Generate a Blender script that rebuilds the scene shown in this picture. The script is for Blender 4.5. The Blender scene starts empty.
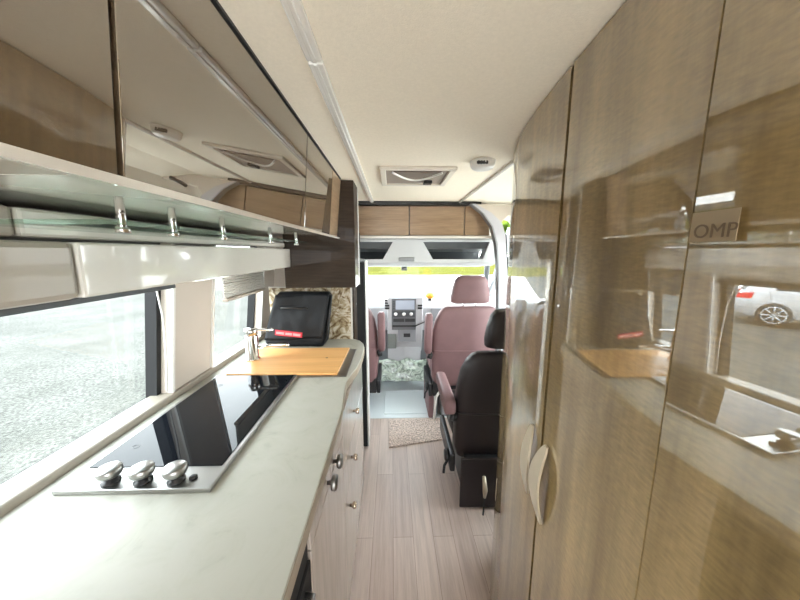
import bpy, bmesh, math, random
from mathutils import Vector, Matrix, noise
random.seed(4)
S = bpy.context.scene; C = S.collection
PI = math.pi
EYE = 1.47

# ---------------------------------------------------------------- materials
def new_mat(name):
    m = bpy.data.materials.new(name); m.use_nodes = True
    return m, m.node_tree.nodes, m.node_tree.links, m.node_tree.nodes['Principled BSDF']

def plain(name, col, rough=.5, metal=0, coat=0, bump=0, bscale=300, var=0, vscale=8, emis=0, sheen=0):
    m, N, L, b = new_mat(name)
    b.inputs['Base Color'].default_value = (*col, 1)
    b.inputs['Roughness'].default_value = rough
    b.inputs['Metallic'].default_value = metal
    b.inputs['Coat Weight'].default_value = coat
    b.inputs['Coat Roughness'].default_value = .03
    tc = N.new('ShaderNodeTexCoord')
    if var:
        n = N.new('ShaderNodeTexNoise'); n.inputs['Scale'].default_value = vscale; n.inputs['Detail'].default_value = 4
        L.new(tc.outputs['Object'], n.inputs['Vector'])
        r = N.new('ShaderNodeValToRGB')
        r.color_ramp.elements[0].position = .3; r.color_ramp.elements[1].position = .7
        r.color_ramp.elements[0].color = (*[c * (1 - var) for c in col], 1)
        r.color_ramp.elements[1].color = (*[min(1, c * (1 + var)) for c in col], 1)
        L.new(n.outputs['Fac'], r.inputs['Fac']); L.new(r.outputs['Color'], b.inputs['Base Color'])
    if bump:
        n2 = N.new('ShaderNodeTexNoise'); n2.inputs['Scale'].default_value = bscale
        L.new(tc.outputs['Object'], n2.inputs['Vector'])
        bp = N.new('ShaderNodeBump'); bp.inputs['Strength'].default_value = bump; bp.inputs['Distance'].default_value = .002
        L.new(n2.outputs['Fac'], bp.inputs['Height']); L.new(bp.outputs['Normal'], b.inputs['Normal'])
    if emis:
        b.inputs['Emission Color'].default_value = (*col, 1); b.inputs['Emission Strength'].default_value = emis
    return m

def wood(name, dark, light, scale, rough=.3, coat=0, coat_ior=1.6, fine=(1, 1, 1), fine_amt=.35):
    """scale: noise scale along x,y,z; small number = grain runs along that axis."""
    m, N, L, b = new_mat(name)
    tc = N.new('ShaderNodeTexCoord')
    mp = N.new('ShaderNodeMapping'); mp.inputs['Scale'].default_value = scale
    L.new(tc.outputs['Object'], mp.inputs['Vector'])
    n = N.new('ShaderNodeTexNoise'); n.inputs['Scale'].default_value = 1; n.inputs['Detail'].default_value = 6; n.inputs['Roughness'].default_value = .6
    L.new(mp.outputs['Vector'], n.inputs['Vector'])
    mp2 = N.new('ShaderNodeMapping'); mp2.inputs['Scale'].default_value = fine
    L.new(tc.outputs['Object'], mp2.inputs['Vector'])
    n2 = N.new('ShaderNodeTexNoise'); n2.inputs['Scale'].default_value = 1; n2.inputs['Detail'].default_value = 3
    L.new(mp2.outputs['Vector'], n2.inputs['Vector'])
    r = N.new('ShaderNodeValToRGB')
    r.color_ramp.elements[0].position = .32; r.color_ramp.elements[1].position = .68
    r.color_ramp.elements[0].color = (*dark, 1); r.color_ramp.elements[1].color = (*light, 1)
    L.new(n.outputs['Fac'], r.inputs['Fac'])
    r2 = N.new('ShaderNodeValToRGB')
    r2.color_ramp.elements[0].position = .3; r2.color_ramp.elements[1].position = .7
    r2.color_ramp.elements[0].color = (.55, .55, .55, 1); r2.color_ramp.elements[1].color = (1.15, 1.15, 1.15, 1)
    L.new(n2.outputs['Fac'], r2.inputs['Fac'])
    mx = N.new('ShaderNodeMix'); mx.data_type = 'RGBA'; mx.blend_type = 'MULTIPLY'; mx.inputs[0].default_value = fine_amt * 1.6
    L.new(r.outputs['Color'], mx.inputs[6]); L.new(r2.outputs['Color'], mx.inputs[7])
    L.new(mx.outputs[2], b.inputs['Base Color'])
    b.inputs['Roughness'].default_value = rough
    if coat_ior > 3.2: b.inputs['Roughness'].default_value = 1; b.inputs['Specular IOR Level'].default_value = 0
    b.inputs['Coat Weight'].default_value = coat; b.inputs['Coat IOR'].default_value = coat_ior; b.inputs['Coat Roughness'].default_value = .004
    return m

M = {}
M['gold_wood'] = wood('glossy_tan_veneer', (.165, .105, .033), (.37, .255, .105), (2, 14, 1.2), .45, 1, 2.7, (45, 60, 230), .30)
M['curve_wood'] = M['gold_wood']
M['upper_wood'] = wood('glossy_brown_veneer', (.10, .066, .038), (.15, .104, .062), (4, 2, 9), .45, 1, 3.6, (70, 60, 260), .07)
M['base_wood'] = wood('glossy_pale_veneer', (.40, .33, .28), (.50, .43, .37), (3, 3, 2), .35, 1, 2.6, (30, 60, 6), .3)
M['cab_wood'] = wood('satin_oak_veneer', (.28, .175, .10), (.42, .28, .17), (2, 5, 14), .35, .5, 1.5, (8, 8, 120), .3)
M['dark_wood'] = wood('glossy_dark_brown_veneer', (.030, .019, .012), (.055, .036, .024), (3, 3, 12), .5, .35, 1.3, (8, 8, 140), .4)
M['dark_wood'].node_tree.nodes['Principled BSDF'].inputs['Specular IOR Level'].default_value = .15
M['ceiling'] = plain('beige_ceiling_fabric', (.88, .80, .67), .9, bump=.3, bscale=500, var=.03, vscale=160)
M['panel_beige'] = plain('beige_plastic_panel', (.60, .53, .46), .55, var=.02)
M['panel_white'] = plain('cream_satin_panel', (.70, .66, .60), .16, coat=.8)
M['panel_lavender'] = plain('pale_lavender_plastic', (.50, .49, .53), .45)
M['taupe'] = plain('taupe_plastic', (.42, .37, .31), .4, coat=.2)
M['white_plastic'] = plain('white_plastic', (.82, .8, .76), .35)
M['grey_white'] = plain('pale_grey_plastic', (.66, .66, .66), .5)
M['cab_grey'] = plain('cab_grey_plastic', (.60, .61, .62), .6, bump=.2, bscale=400)
M['cab_dark'] = plain('cab_dark_plastic', (.07, .075, .08), .5)
M['cab_mid'] = plain('cab_mid_grey_plastic', (.27, .28, .29), .5)
M['black'] = plain('black_plastic', (.012, .012, .013), .4)
M['rubber'] = plain('black_rubber', (.006, .006, .007), .7)
M['black_gloss'] = plain('black_gloss', (.006, .006, .007), .08, coat=.3)
M['hob_glass'] = plain('hob_black_glass', (.006, .007, .009), .02)
M['hob_glass'].node_tree.nodes['Principled BSDF'].inputs['Specular IOR Level'].default_value = .16
M['steel'] = plain('brushed_steel', (.40, .395, .38), .34, 1)
M['chrome'] = plain('chrome', (.8, .8, .8), .12, 1)
M['dark_steel'] = plain('dark_steel', (.25, .24, .23), .35, 1)
M['alu'] = plain('satin_aluminium', (.82, .80, .77), .35, .3)
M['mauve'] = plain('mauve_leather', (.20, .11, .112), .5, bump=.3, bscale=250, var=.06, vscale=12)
M['shaded_leather'] = plain('shade_darkened_leather', (.009, .0045, .005), .5, bump=.3, bscale=250)  # near-black base colour carries the backlit shade on the near seat
M['bag'] = plain('black_nylon', (.007, .008, .010), .5, bump=1, bscale=22)
M['bag'].node_tree.nodes['Principled BSDF'].inputs['Specular IOR Level'].default_value = .3
M['red'] = plain('red_print', (.62, .03, .05), .5)
M['pink'] = plain('pale_pink_print', (.75, .35, .36), .5)
M['mat'] = plain('beige_speckled_pile', (.50, .40, .34), .95, bump=1, bscale=150, var=.6, vscale=75)
M['orange'] = plain('orange_plastic', (.95, .42, .05), .4)
M['gold_button'] = plain('bronze_knob', (.45, .36, .28), .25, 1)
M['sheet'] = None
M['car_paint'] = plain('silver_car_paint', (.45, .46, .48), .3, .4, coat=1)
M['car_glass'] = plain('car_dark_glass', (.02, .025, .03), .08)
M['car_red'] = plain('red_lamp_plastic', (.6, .02, .03), .2)
M['handle'] = plain('satin_champagne_handle', (.55, .48, .36), .3, .5)
M['text'] = plain('dark_print', (.14, .095, .055), .6)
M['marking'] = plain('pale_tan_marking', (.29, .215, .13), .35)
M['cut_board'] = wood('beech_board', (.72, .36, .12), (.85, .48, .19), (1.2, 14, 10), .4, .15, 1.4, (4, 70, 30), .15)

def mat_counter():
    m, N, L, b = new_mat('cream_marbled_worktop')
    tc = N.new('ShaderNodeTexCoord')
    n = N.new('ShaderNodeTexNoise'); n.inputs['Scale'].default_value = 7; n.inputs['Detail'].default_value = 8; n.inputs['Roughness'].default_value = .65; n.inputs['Distortion'].default_value = 1.2
    L.new(tc.outputs['Object'], n.inputs['Vector'])
    r = N.new('ShaderNodeValToRGB'); e = r.color_ramp.elements
    e[0].position = .25; e[0].color = (.33, .32, .27, 1); e[1].position = .55; e[1].color = (.45, .44, .385, 1)
    x = e.new(.42); x.color = (.43, .42, .36, 1)
    L.new(n.outputs['Fac'], r.inputs['Fac']); L.new(r.outputs['Color'], b.inputs['Base Color'])
    b.inputs['Roughness'].default_value = .5; b.inputs['Specular IOR Level'].default_value = .25
    return m
M['counter'] = mat_counter()

def mat_marble():
    m, N, L, b = new_mat('brown_marbled_panel')
    tc = N.new('ShaderNodeTexCoord')
    n = N.new('ShaderNodeTexNoise'); n.inputs['Scale'].default_value = 16; n.inputs['Detail'].default_value = 5; n.inputs['Distortion'].default_value = 2.4
    L.new(tc.outputs['Object'], n.inputs['Vector'])
    r = N.new('ShaderNodeValToRGB'); e = r.color_ramp.elements
    e[0].position = .36; e[0].color = (.16, .10, .05, 1); e[1].position = .6; e[1].color = (.68, .62, .5, 1)
    x = e.new(.48); x.color = (.42, .33, .2, 1)
    L.new(n.outputs['Fac'], r.inputs['Fac']); L.new(r.outputs['Color'], b.inputs['Base Color'])
    b.inputs['Roughness'].default_value = .2
    return m
M['marble'] = mat_marble()

def mat_floor():
    m, N, L, b = new_mat('pale_wood_plank_floor')
    tc = N.new('ShaderNodeTexCoord')
    sw = N.new('ShaderNodeMapping'); sw.inputs['Rotation'].default_value = (0, 0, PI / 2)
    L.new(tc.outputs['Object'], sw.inputs['Vector'])
    br = N.new('ShaderNodeTexBrick'); br.inputs['Scale'].default_value = 1
    br.inputs['Brick Width'].default_value = .9; br.inputs['Row Height'].default_value = .105
    br.inputs['Mortar Size'].default_value = .0012; br.inputs['Mortar Smooth'].default_value = .2
    br.inputs['Color1'].default_value = (.50, .39, .335, 1); br.inputs['Color2'].default_value = (.60, .485, .42, 1)
    br.inputs['Mortar'].default_value = (.30, .22, .18, 1)
    L.new(sw.outputs['Vector'], br.inputs['Vector'])
    mp = N.new('ShaderNodeMapping'); mp.inputs['Scale'].default_value = (45, 2.2, 1)
    L.new(tc.outputs['Object'], mp.inputs['Vector'])
    n = N.new('ShaderNodeTexNoise'); n.inputs['Scale'].default_value = 1; n.inputs['Detail'].default_value = 6; n.inputs['Roughness'].default_value = .7
    L.new(mp.outputs['Vector'], n.inputs['Vector'])
    r = N.new('ShaderNodeValToRGB'); e = r.color_ramp.elements
    e[0].position = .33; e[0].color = (.62, .60, .58, 1); e[1].position = .6; e[1].color = (1.08, 1.08, 1.08, 1)
    L.new(n.outputs['Fac'], r.inputs['Fac'])
    mx = N.new('ShaderNodeMix'); mx.data_type = 'RGBA'; mx.blend_type = 'MULTIPLY'; mx.inputs[0].default_value = .8
    L.new(br.outputs['Color'], mx.inputs[6]); L.new(r.outputs['Color'], mx.inputs[7]); L.new(mx.outputs[2], b.inputs['Base Color'])
    mx.inputs[0].default_value = .55; b.inputs['Roughness'].default_value = .38
    return m
M['floor'] = mat_floor()

def mat_glass(name, tint=(1, 1, 1), refl=1.45):
    m = bpy.data.materials.new(name); m.use_nodes = True; N = m.node_tree.nodes; L = m.node_tree.links
    for x in list(N): N.remove(x)
    o = N.new('ShaderNodeOutputMaterial'); t = N.new('ShaderNodeBsdfTransparent'); g = N.new('ShaderNodeBsdfGlossy')
    t.inputs['Color'].default_value = (*tint, 1); g.inputs['Roughness'].default_value = .01
    f = N.new('ShaderNodeFresnel'); f.inputs['IOR'].default_value = refl
    ge = N.new('ShaderNodeNewGeometry'); mr = N.new('ShaderNodeMapRange')
    mr.inputs['To Min'].default_value = refl; mr.inputs['To Max'].default_value = 1 / refl
    L.new(ge.outputs['Backfacing'], mr.inputs['Value']); L.new(mr.outputs['Result'], f.inputs['IOR'])
    mx = N.new('ShaderNodeMixShader'); L.new(f.outputs['Fac'], mx.inputs['Fac']); L.new(t.outputs[0], mx.inputs[1]); L.new(g.outputs[0], mx.inputs[2])
    L.new(mx.outputs[0], o.inputs['Surface'])
    return m
M['pane'] = mat_glass('window_glass', (.97, .99, .98), 1.3)
M['shelf_glass'] = mat_glass('green_tinted_glass', (.78, .90, .84), 1.5)

def mat_sheet():
    m, N, L, b = new_mat('crumpled_clear_film')
    tc = N.new('ShaderNodeTexCoord')
    n = N.new('ShaderNodeTexNoise'); n.inputs['Scale'].default_value = 14; n.inputs['Detail'].default_value = 5; n.inputs['Distortion'].default_value = 2
    L.new(tc.outputs['Object'], n.inputs['Vector'])
    r = N.new('ShaderNodeValToRGB'); e = r.color_ramp.elements
    e[0].position = .38; e[0].color = (.22, .27, .22, 1); e[1].position = .6; e[1].color = (.62, .72, .60, 1)
    L.new(n.outputs['Fac'], r.inputs['Fac']); L.new(r.outputs['Color'], b.inputs['Base Color'])
    b.inputs['Roughness'].default_value = .2
    return m
M['sheet'] = mat_sheet()

def mat_ground():
    m, N, L, b = new_mat('gravel_ground')
    tc = N.new('ShaderNodeTexCoord')
    n = N.new('ShaderNodeTexNoise'); n.inputs['Scale'].default_value = 28; n.inputs['Detail'].default_value = 6; n.inputs['Roughness'].default_value = .75
    L.new(tc.outputs['Object'], n.inputs['Vector'])
    n2 = N.new('ShaderNodeTexNoise'); n2.inputs['Scale'].default_value = .9; n2.inputs['Detail'].default_value = 3
    L.new(tc.outputs['Object'], n2.inputs['Vector'])
    r = N.new('ShaderNodeValToRGB'); e = r.color_ramp.elements
    e[0].position = .36; e[0].color = (.036, .035, .031, 1); e[1].position = .64; e[1].color = (.122, .120, .109, 1)
    L.new(n.outputs['Fac'], r.inputs['Fac'])
    r2 = N.new('ShaderNodeValToRGB'); e = r2.color_ramp.elements
    e[0].position = .35; e[0].color = (.85, .86, .84, 1); e[1].position = .65; e[1].color = (1.12, 1.12, 1.12, 1)
    L.new(n2.outputs['Fac'], r2.inputs['Fac'])
    mx = N.new('ShaderNodeMix'); mx.data_type = 'RGBA'; mx.blend_type = 'MULTIPLY'; mx.inputs[0].default_value = 1
    L.new(r.outputs['Color'], mx.inputs[6]); L.new(r2.outputs['Color'], mx.inputs[7]); L.new(mx.outputs[2], b.inputs['Base Color'])
    b.inputs['Roughness'].default_value = 1; b.inputs['Specular IOR Level'].default_value = .05
    return m
M['ground'] = mat_ground()
for _n in (): pass
M['bright_ground'] = plain('pale_added_ground', (.84, .80, .73), .9, var=.04, vscale=.4)  # paleness stands for overexposed gravel ahead and bounces light elsewhere
M['grass'] = plain('yellow_green_grass', (.060, .059, .002), .95, var=.25, vscale=.3)
M['foliage'] = plain('bright_leaves', (.09, .15, .02), .8, var=.5, vscale=2.5)
for _k in ('grass', 'foliage', 'bright_ground'): M[_k].node_tree.nodes['Principled BSDF'].inputs['Specular IOR Level'].default_value = .03
M['bark'] = plain('bark', (.10, .07, .05), .9, var=.3)

# ---------------------------------------------------------------- mesh helpers
def tag(o, label=None, cat=None, group=None, kind=None):
    if label: o['label'] = label
    if cat: o['category'] = cat
    if group: o['group'] = group
    if kind: o['kind'] = kind
    return o

def link(name, me, mat, parent=None, smooth=False):
    o = bpy.data.objects.new(name, me); C.objects.link(o)
    if mat is not None: me.materials.append(M[mat] if isinstance(mat, str) else mat)
    if parent is not None:
        o.parent = parent
    if smooth:
        for p in me.polygons: p.use_smooth = True
    return o

def empty(name, loc=(0, 0, 0), rz=0, label=None, cat=None, group=None):
    o = bpy.data.objects.new(name, None); C.objects.link(o); o.empty_display_size = .05
    o.location = loc; o.rotation_euler = (0, 0, rz)
    return tag(o, label, cat, group)

class B:
    """bmesh collector"""
    def __init__(s): s.bm = bmesh.new()
    def box(s, x0, x1, y0, y1, z0, z1, bev=0, seg=2):
        b = bmesh.new()
        vs = [b.verts.new(p) for p in ((x0, y0, z0), (x1, y0, z0), (x1, y1, z0), (x0, y1, z0), (x0, y0, z1), (x1, y0, z1), (x1, y1, z1), (x0, y1, z1))]
        for f in ((3, 2, 1, 0), (4, 5, 6, 7), (0, 1, 5, 4), (1, 2, 6, 5), (2, 3, 7, 6), (3, 0, 4, 7)): b.faces.new([vs[i] for i in f])
        if bev: bmesh.ops.bevel(b, geom=list(b.edges), offset=bev, segments=seg, profile=.5, affect='EDGES')
        s.merge(b); return s
    def merge(s, b, mtx=None):
        if mtx is not None: bmesh.ops.transform(b, matrix=mtx, verts=b.verts)
        me = bpy.data.meshes.new('t'); b.to_mesh(me); b.free(); s.bm.from_mesh(me); bpy.data.meshes.remove(me)
    def prism(s, pts, axis, a, c, bev=0):
        """pts 2D polygon; extruded along axis from a to c. axis 'x': pts=(y,z); 'y': (x,z); 'z': (x,y)"""
        b = bmesh.new()
        def P(p, t):
            return {'x': (t, p[0], p[1]), 'y': (p[0], t, p[1]), 'z': (p[0], p[1], t)}[axis]
        A = [b.verts.new(P(p, a)) for p in pts]; D = [b.verts.new(P(p, c)) for p in pts]
        n = len(pts)
        b.faces.new(A); b.faces.new(D[::-1])
        for i in range(n): b.faces.new((A[i], D[i], D[(i + 1) % n], A[(i + 1) % n]))
        bmesh.ops.recalc_face_normals(b, faces=b.faces)
        if bev: bmesh.ops.bevel(b, geom=list(b.edges), offset=bev, segments=2, profile=.5, affect='EDGES')
        s.merge(b); return s
    def tube(s, path, r, n=12, caps=True):
        b = bmesh.new(); path = [Vector(p) for p in path]; rings = []
        rr = r if isinstance(r, (list, tuple)) else [r] * len(path)
        up = None
        for i, p in enumerate(path):
            t = (path[min(i + 1, len(path) - 1)] - path[max(i - 1, 0)]).normalized()
            if up is None:
                up = Vector((0, 0, 1)) if abs(t.z) < .9 else Vector((1, 0, 0))
            u = t.cross(up).normalized(); w = u.cross(t).normalized(); up = w
            rings.append([b.verts.new(p + (u * math.cos(2 * PI * k / n) + w * math.sin(2 * PI * k / n)) * rr[i]) for k in range(n)])
        for i in range(len(rings) - 1):
            for k in range(n): b.faces.new((rings[i][k], rings[i][(k + 1) % n], rings[i + 1][(k + 1) % n], rings[i + 1][k]))
        if caps: b.faces.new(rings[0][::-1]); b.faces.new(rings[-1])
        bmesh.ops.recalc_face_normals(b, faces=b.faces)
        s.merge(b); return s
    def lathe(s, prof, n=24, mtx=None):
        b = bmesh.new(); rings = []
        for r, z in prof: rings.append([b.verts.new((max(r, 1e-4) * math.cos(2 * PI * k / n), max(r, 1e-4) * math.sin(2 * PI * k / n), z)) for k in range(n)])
        for i in range(len(rings) - 1):
            for k in range(n): b.faces.new((rings[i][k], rings[i][(k + 1) % n], rings[i + 1][(k + 1) % n], rings[i + 1][k]))
        b.faces.new(rings[0][::-1]); b.faces.new(rings[-1])
        bmesh.ops.recalc_face_normals(b, faces=b.faces)
        s.merge(b, mtx); return s
    def loft(s, secs, n=28, axis='z', mtx=None):
        """secs: (t, cx, cy, hx, hy, power); superellipse sections stacked along z"""
        b = bmesh.new(); rings = []
        for t, cx, cy, hx, hy, pw in secs:
            ring = []
            for k in range(n):
                a = 2 * PI * k / n; c, q = math.cos(a), math.sin(a)
                x = cx + hx * math.copysign(abs(c) ** (2 / pw), c); y = cy + hy * math.copysign(abs(q) ** (2 / pw), q)
                ring.append(b.verts.new((x, y, t) if axis == 'z' else ((x, t, y) if axis == 'y' else (t, x, y))))
            rings.append(ring)
        for i in range(len(rings) - 1):
            for k in range(n): b.faces.new((rings[i][k], rings[i][(k + 1) % n], rings[i + 1][(k + 1) % n], rings[i + 1][k]))
        b.faces.new(rings[0][::-1]); b.faces.new(rings[-1])
        bmesh.ops.recalc_face_normals(b, faces=b.faces)
        s.merge(b, mtx); return s
    def strip(s, pts, z0, z1, th, side=1):
        """vertical panel following plan polyline pts, thickness th to the given side"""
        b = bmesh.new(); n = len(pts); off = []
        for i in range(n):
            a = Vector(pts[max(i - 1, 0)]); c = Vector(pts[min(i + 1, n - 1)]); t = (c - a).normalized()
            off.append(Vector(pts[i]) + Vector((t.y, -t.x)) * th * side)
        v = [[b.verts.new((p[0], p[1], z)) for z in (z0, z1)] for p in pts]
        w = [[b.verts.new((p[0], p[1], z)) for z in (z0, z1)] for p in off]
        for i in range(n - 1):
            b.faces.new((v[i][0], v[i + 1][0], v[i + 1][1], v[i][1])); b.faces.new((w[i][0], w[i][1], w[i + 1][1], w[i + 1][0]))
            b.faces.new((v[i][1], v[i + 1][1], w[i + 1][1], w[i][1])); b.faces.new((v[i][0], w[i][0], w[i + 1][0], v[i + 1][0]))
        b.faces.new((v[0][0], v[0][1], w[0][1], w[0][0])); b.faces.new((v[-1][0], w[-1][0], w[-1][1], v[-1][1]))
        bmesh.ops.recalc_face_normals(b, faces=b.faces)
        s.merge(b); return s
    def build(s, name, mat, parent=None, smooth=False):
        me = bpy.data.meshes.new(name); s.bm.to_mesh(me); s.bm.free()
        return link(name, me, mat, parent, smooth)

def struct(name, b, mat, parent=None, smooth=False):
    o = b.build(name, mat, parent, smooth)
    if parent is None: o['kind'] = 'structure'
    return o

def smooth_by_angle(o, ang=40):
    me = o.data
    for p in me.polygons: p.use_smooth = True
    bm = bmesh.new(); bm.from_mesh(me)
    for e in bm.edges:
        if len(e.link_faces) == 2 and e.calc_face_angle() > math.radians(ang): e.smooth = False
    bm.to_mesh(me); bm.free()
    return o

# ---------------------------------------------------------------- the setting
CEIL = 1.815
def wx(z): return -.84 + (z - .92) * .12          # left wall leans in towards the roof

struct('floor', B().box(-.95, 1.25, -1.5, 2.5, -.04, 0), 'floor')
struct('floor_cab', B().box(-.95, 1.25, 2.5, 3.32, -.05, -.004).box(-.95, 1.25, 2.485, 2.505, -.04, .004), plain('pale_cab_floor', (.70, .74, .74), .35))
struct('ceiling', B().box(-.24, .56, -1.5, 2.16, CEIL, CEIL + .04)
       .prism([(-.24, CEIL), (-.86, 1.80), (-.86, 1.86), (-.24, CEIL + .04)], 'y', -1.5, 2.16)
       .prism([(.56, CEIL), (.80, 1.80), (1.02, 1.74), (1.14, 1.60), (1.20, 1.62), (1.06, 1.80), (.82, 1.85), (.56, CEIL + .04)], 'y', -1.5, 2.7), 'ceiling')

# left wall in pieces round two windows
def lw(b, y0, y1, z0, z1, inn=0.0, th=.05):
    b.prism([(wx(z0) + inn, z0), (wx(z1) + inn, z1), (wx(z1) - th, z1), (wx(z0) - th, z0)], 'y', y0, y1)
W1 = (.42, 1.085); W2 = (1.345, 1.85); WZ = (.915, 1.50)
b = B()
lw(b, -1.5, 2.1, -.04, WZ[0]); lw(b, -1.5, 2.1, WZ[1], 1.80)
lw(b, -1.5, W1[0], WZ[0], WZ[1]); lw(b, W1[1], W2[0], WZ[0], WZ[1]); lw(b, W2[1], 2.1, WZ[0], WZ[1])
struct('wall_left', b, 'panel_beige')
def window(name, y0, y1, z0, z1, rw=.022):
    b = B()
    def ring(b, inset, w, i0, th):
        for (a, c, d, e) in ((y0 + inset, y1 - inset, z0 + inset, z0 + inset + w), (y0 + inset, y1 - inset, z1 - inset - w, z1 - inset),
                             (y0 + inset, y0 + inset + w, z0 + inset + w, z1 - inset - w), (y1 - inset - w, y1 - inset, z0 + inset + w, z1 - inset - w)):
            lw(b, a, c, d, e, i0, th)
    ring(b, 0, rw, -.035, .075)
    o = struct(name, b, 'rubber')
    g = B(); lw(g, y0 + .01, y1 - .01, z0 + .01, z1 - .01, -.075, .079); g.build('pane', 'pane', o)
    t = B(); ring(t, -.012, .012, .008, .0); t.build('window_trim', 'white_plastic', o)
    return o
w1 = window('window_1', *W1, *WZ); w2 = window('window_2', *W2, *WZ, .012)
# drain cord hanging at the window edge
tag(B().tube([(wx(1.36) + .008, 1.005, 1.36), (wx(1.25) + .012, 1.03, 1.25), (wx(1.1) + .013, 1.045, 1.10), (wx(.97) + .012, 1.05, .965)], .003, 6)
    .build('blind_cord', 'white_plastic', None, True), 'thin white cord hanging down beside the black edge of the near window', 'cord')
# ledge under windows
b = B(); b.box(-.90, -.822, -1.2, 1.93, .90, .945, .006)
struct('trim_1', b, plain('beige_ledge', (.30, .265, .215), .4))

# right wall, with sliding door window, and rear wall with opening added for daylight
b = B()
for (y0, y1, z0, z1) in ((-1.5, 1.25, 0, 1.66), (1.25, 2.40, 0, .30), (2.25, 2.40, 1.42, 1.66), (2.25, 2.42, .30, 1.42)):
    b.box(1.14, 1.20, y0, y1, z0, z1)
struct('wall_right', b, 'panel_beige')
b = B()
for (y0, y1, z0, z1) in ((1.25, 2.25, .30, .325), (1.25, 2.25, 1.635, 1.66), (1.25, 1.275, .325, 1.635), (2.225, 2.25, .325, 1.635)): b.box(1.125, 1.185, y0, y1, z0, z1)
w3 = struct('window_3', b, 'rubber'); B().box(1.168, 1.172, 1.26, 2.24, .31, 1.65).build('pane', 'pane', w3)
b = B(); b.box(-.95, -.25, -1.5, -1.45, 0, 1.82); b.box(1.05, 1.2, -1.5, -1.45, 0, 1.82); b.box(-.25, 1.05, -1.5, -1.45, 1.74, 1.82); b.box(-.25, 1.05, -1.5, -1.45, -.04, .12)
struct('wall_back', b, 'panel_beige')

# ceiling rails
for i, (xc, nm, hw) in enumerate(((-.137, 'trim_2', .014), (.468, 'trim_3', .008))):
    b = B()
    for (ya, yb) in ((-1.4, .60), (.606, 2.14)):
        b.box(xc - hw, xc + hw, ya, yb, CEIL - .010, CEIL, .003)
        b.box(xc - .004, xc + .004, ya, yb, CEIL - .0125, CEIL - .009, .0015)
    struct(nm, b, plain('pale_rail', (.86, .84, .80), .2, .2))
struct('trim_4', B().box(-.24, .62, 2.135, 2.165, 1.79, CEIL, .003), 'black')

# ---------------------------------------------------------------- roof vent and detector
v = empty('roof_vent', (.11, 1.45, CEIL), label='square white-framed roof vent with a bowed lid stay in the ceiling', cat='roof vent')
b = B()
for (x0, x1, y0, y1) in ((-.16, .16, -.16, -.135), (-.16, .16, .135, .16), (-.16, -.135, -.135, .135), (.135, .16, -.135, .135)): b.box(x0, x1, y0, y1, -.012, 0, .003)
b.build('vent_frame', plain('ivory_plastic', (.72, .66, .57), .5), v)
# recess well built below the ceiling skin
b = B(); b.box(-.135, .135, -.135, .135, -.004, -.001)
b.build('vent_lid', plain('vent_shade', (.30, .25, .21), .5), v)
b = B(); pts = []
for k in range(17):
    t = k / 16; pts.append((-.105 + .21 * t, -.105 + .13 * math.sin(PI * t), -.012))
b.tube(pts, .005, 8); b.build('lid_stay', 'white_plastic', v, True)
b = B(); b.prism([(pp[0], pp[1]) for pp in pts], 'z', -.010, -.005); b.build('fly_screen', plain('screen_mesh', (.20, .16, .13), .7), v)
b = B(); b.box(.045, .085, .06, .105, -.018, -.004, .003); b.build('latch', 'black', v)
v = empty('smoke_detector', (.35, 1.215, CEIL), label='round white smoke detector on the ceiling beside the right rail', cat='smoke detector')
b = B(); b.lathe([(.0, -.03), (.034, -.03), (.041, -.026), (.046, -.016), (.048, 0)], 32); b.build('housing', 'white_plastic', v, True)
b = B()
for k in range(4): b.box(-.03 + k * .010, -.024 + k * .010, -.047, -.040, -.022, -.010)
b.box(-.034, .008, -.046, -.043, -.021, -.012); b.build('grille', 'black', v)

# ---------------------------------------------------------------- left overhead cabinets
UX = -.27; UTX = -.245
def upper_cabinet(y0, y1, label, end=False):
    c = empty('overhead_cabinet', (-.5, (y0 + y1) / 2, 1.545), label=label, cat='cabinet', group='glossy overhead cabinets above the worktop')
    ym = (y0 + y1) / 2
    b = B(); b.prism([(-.25, 0), (.205, 0), (.231, .262), (-.25, .25)], 'y', y0 - ym, y1 - ym); b.build('body', 'upper_wood' if end else ('panel_white' if y0 > 0 else 'taupe'), c)
    if end:
        b = B(); b.prism([(.207, 0), (.230, 0), (.256, .262), (.233, .262)], 'y', y0 - ym + .001, y1 - ym); b.build('end_panel', 'cab_wood', c)
    else:
        b = B(); b.prism([(.2115, -.004), (.2325, -.004), (.2555, .262), (.2375, .262)], 'y', y0 - ym + .002, y1 - ym - .002, .001); b.build('door', 'upper_wood', c)
        # pale bevel edge line along the upper part of the door
    return c
upper_cabinet(-.70, .318, 'dark brown glossy overhead cabinet at the left edge, nearest of the row')
upper_cabinet(.321, .945, 'wide glossy overhead cabinet whose door mirrors the roof vent')
upper_cabinet(.948, 1.325, 'narrow glossy overhead cabinet before the lighter end panel')
upper_cabinet(1.328, 1.515, 'light wooden end cabinet where the overhead row meets the dark tall unit', True)
struct('trim_5', B().prism([(UX + .008, 1.532), (UX + .014, 1.532), (UX + .014, 1.541), (UX + .008, 1.541)], 'y', -.7, 1.515), 'panel_white')
struct('trim_6', B().box(-.256, -.2405, -.7, 1.50, CEIL - .005, CEIL + .001), 'black')

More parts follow.
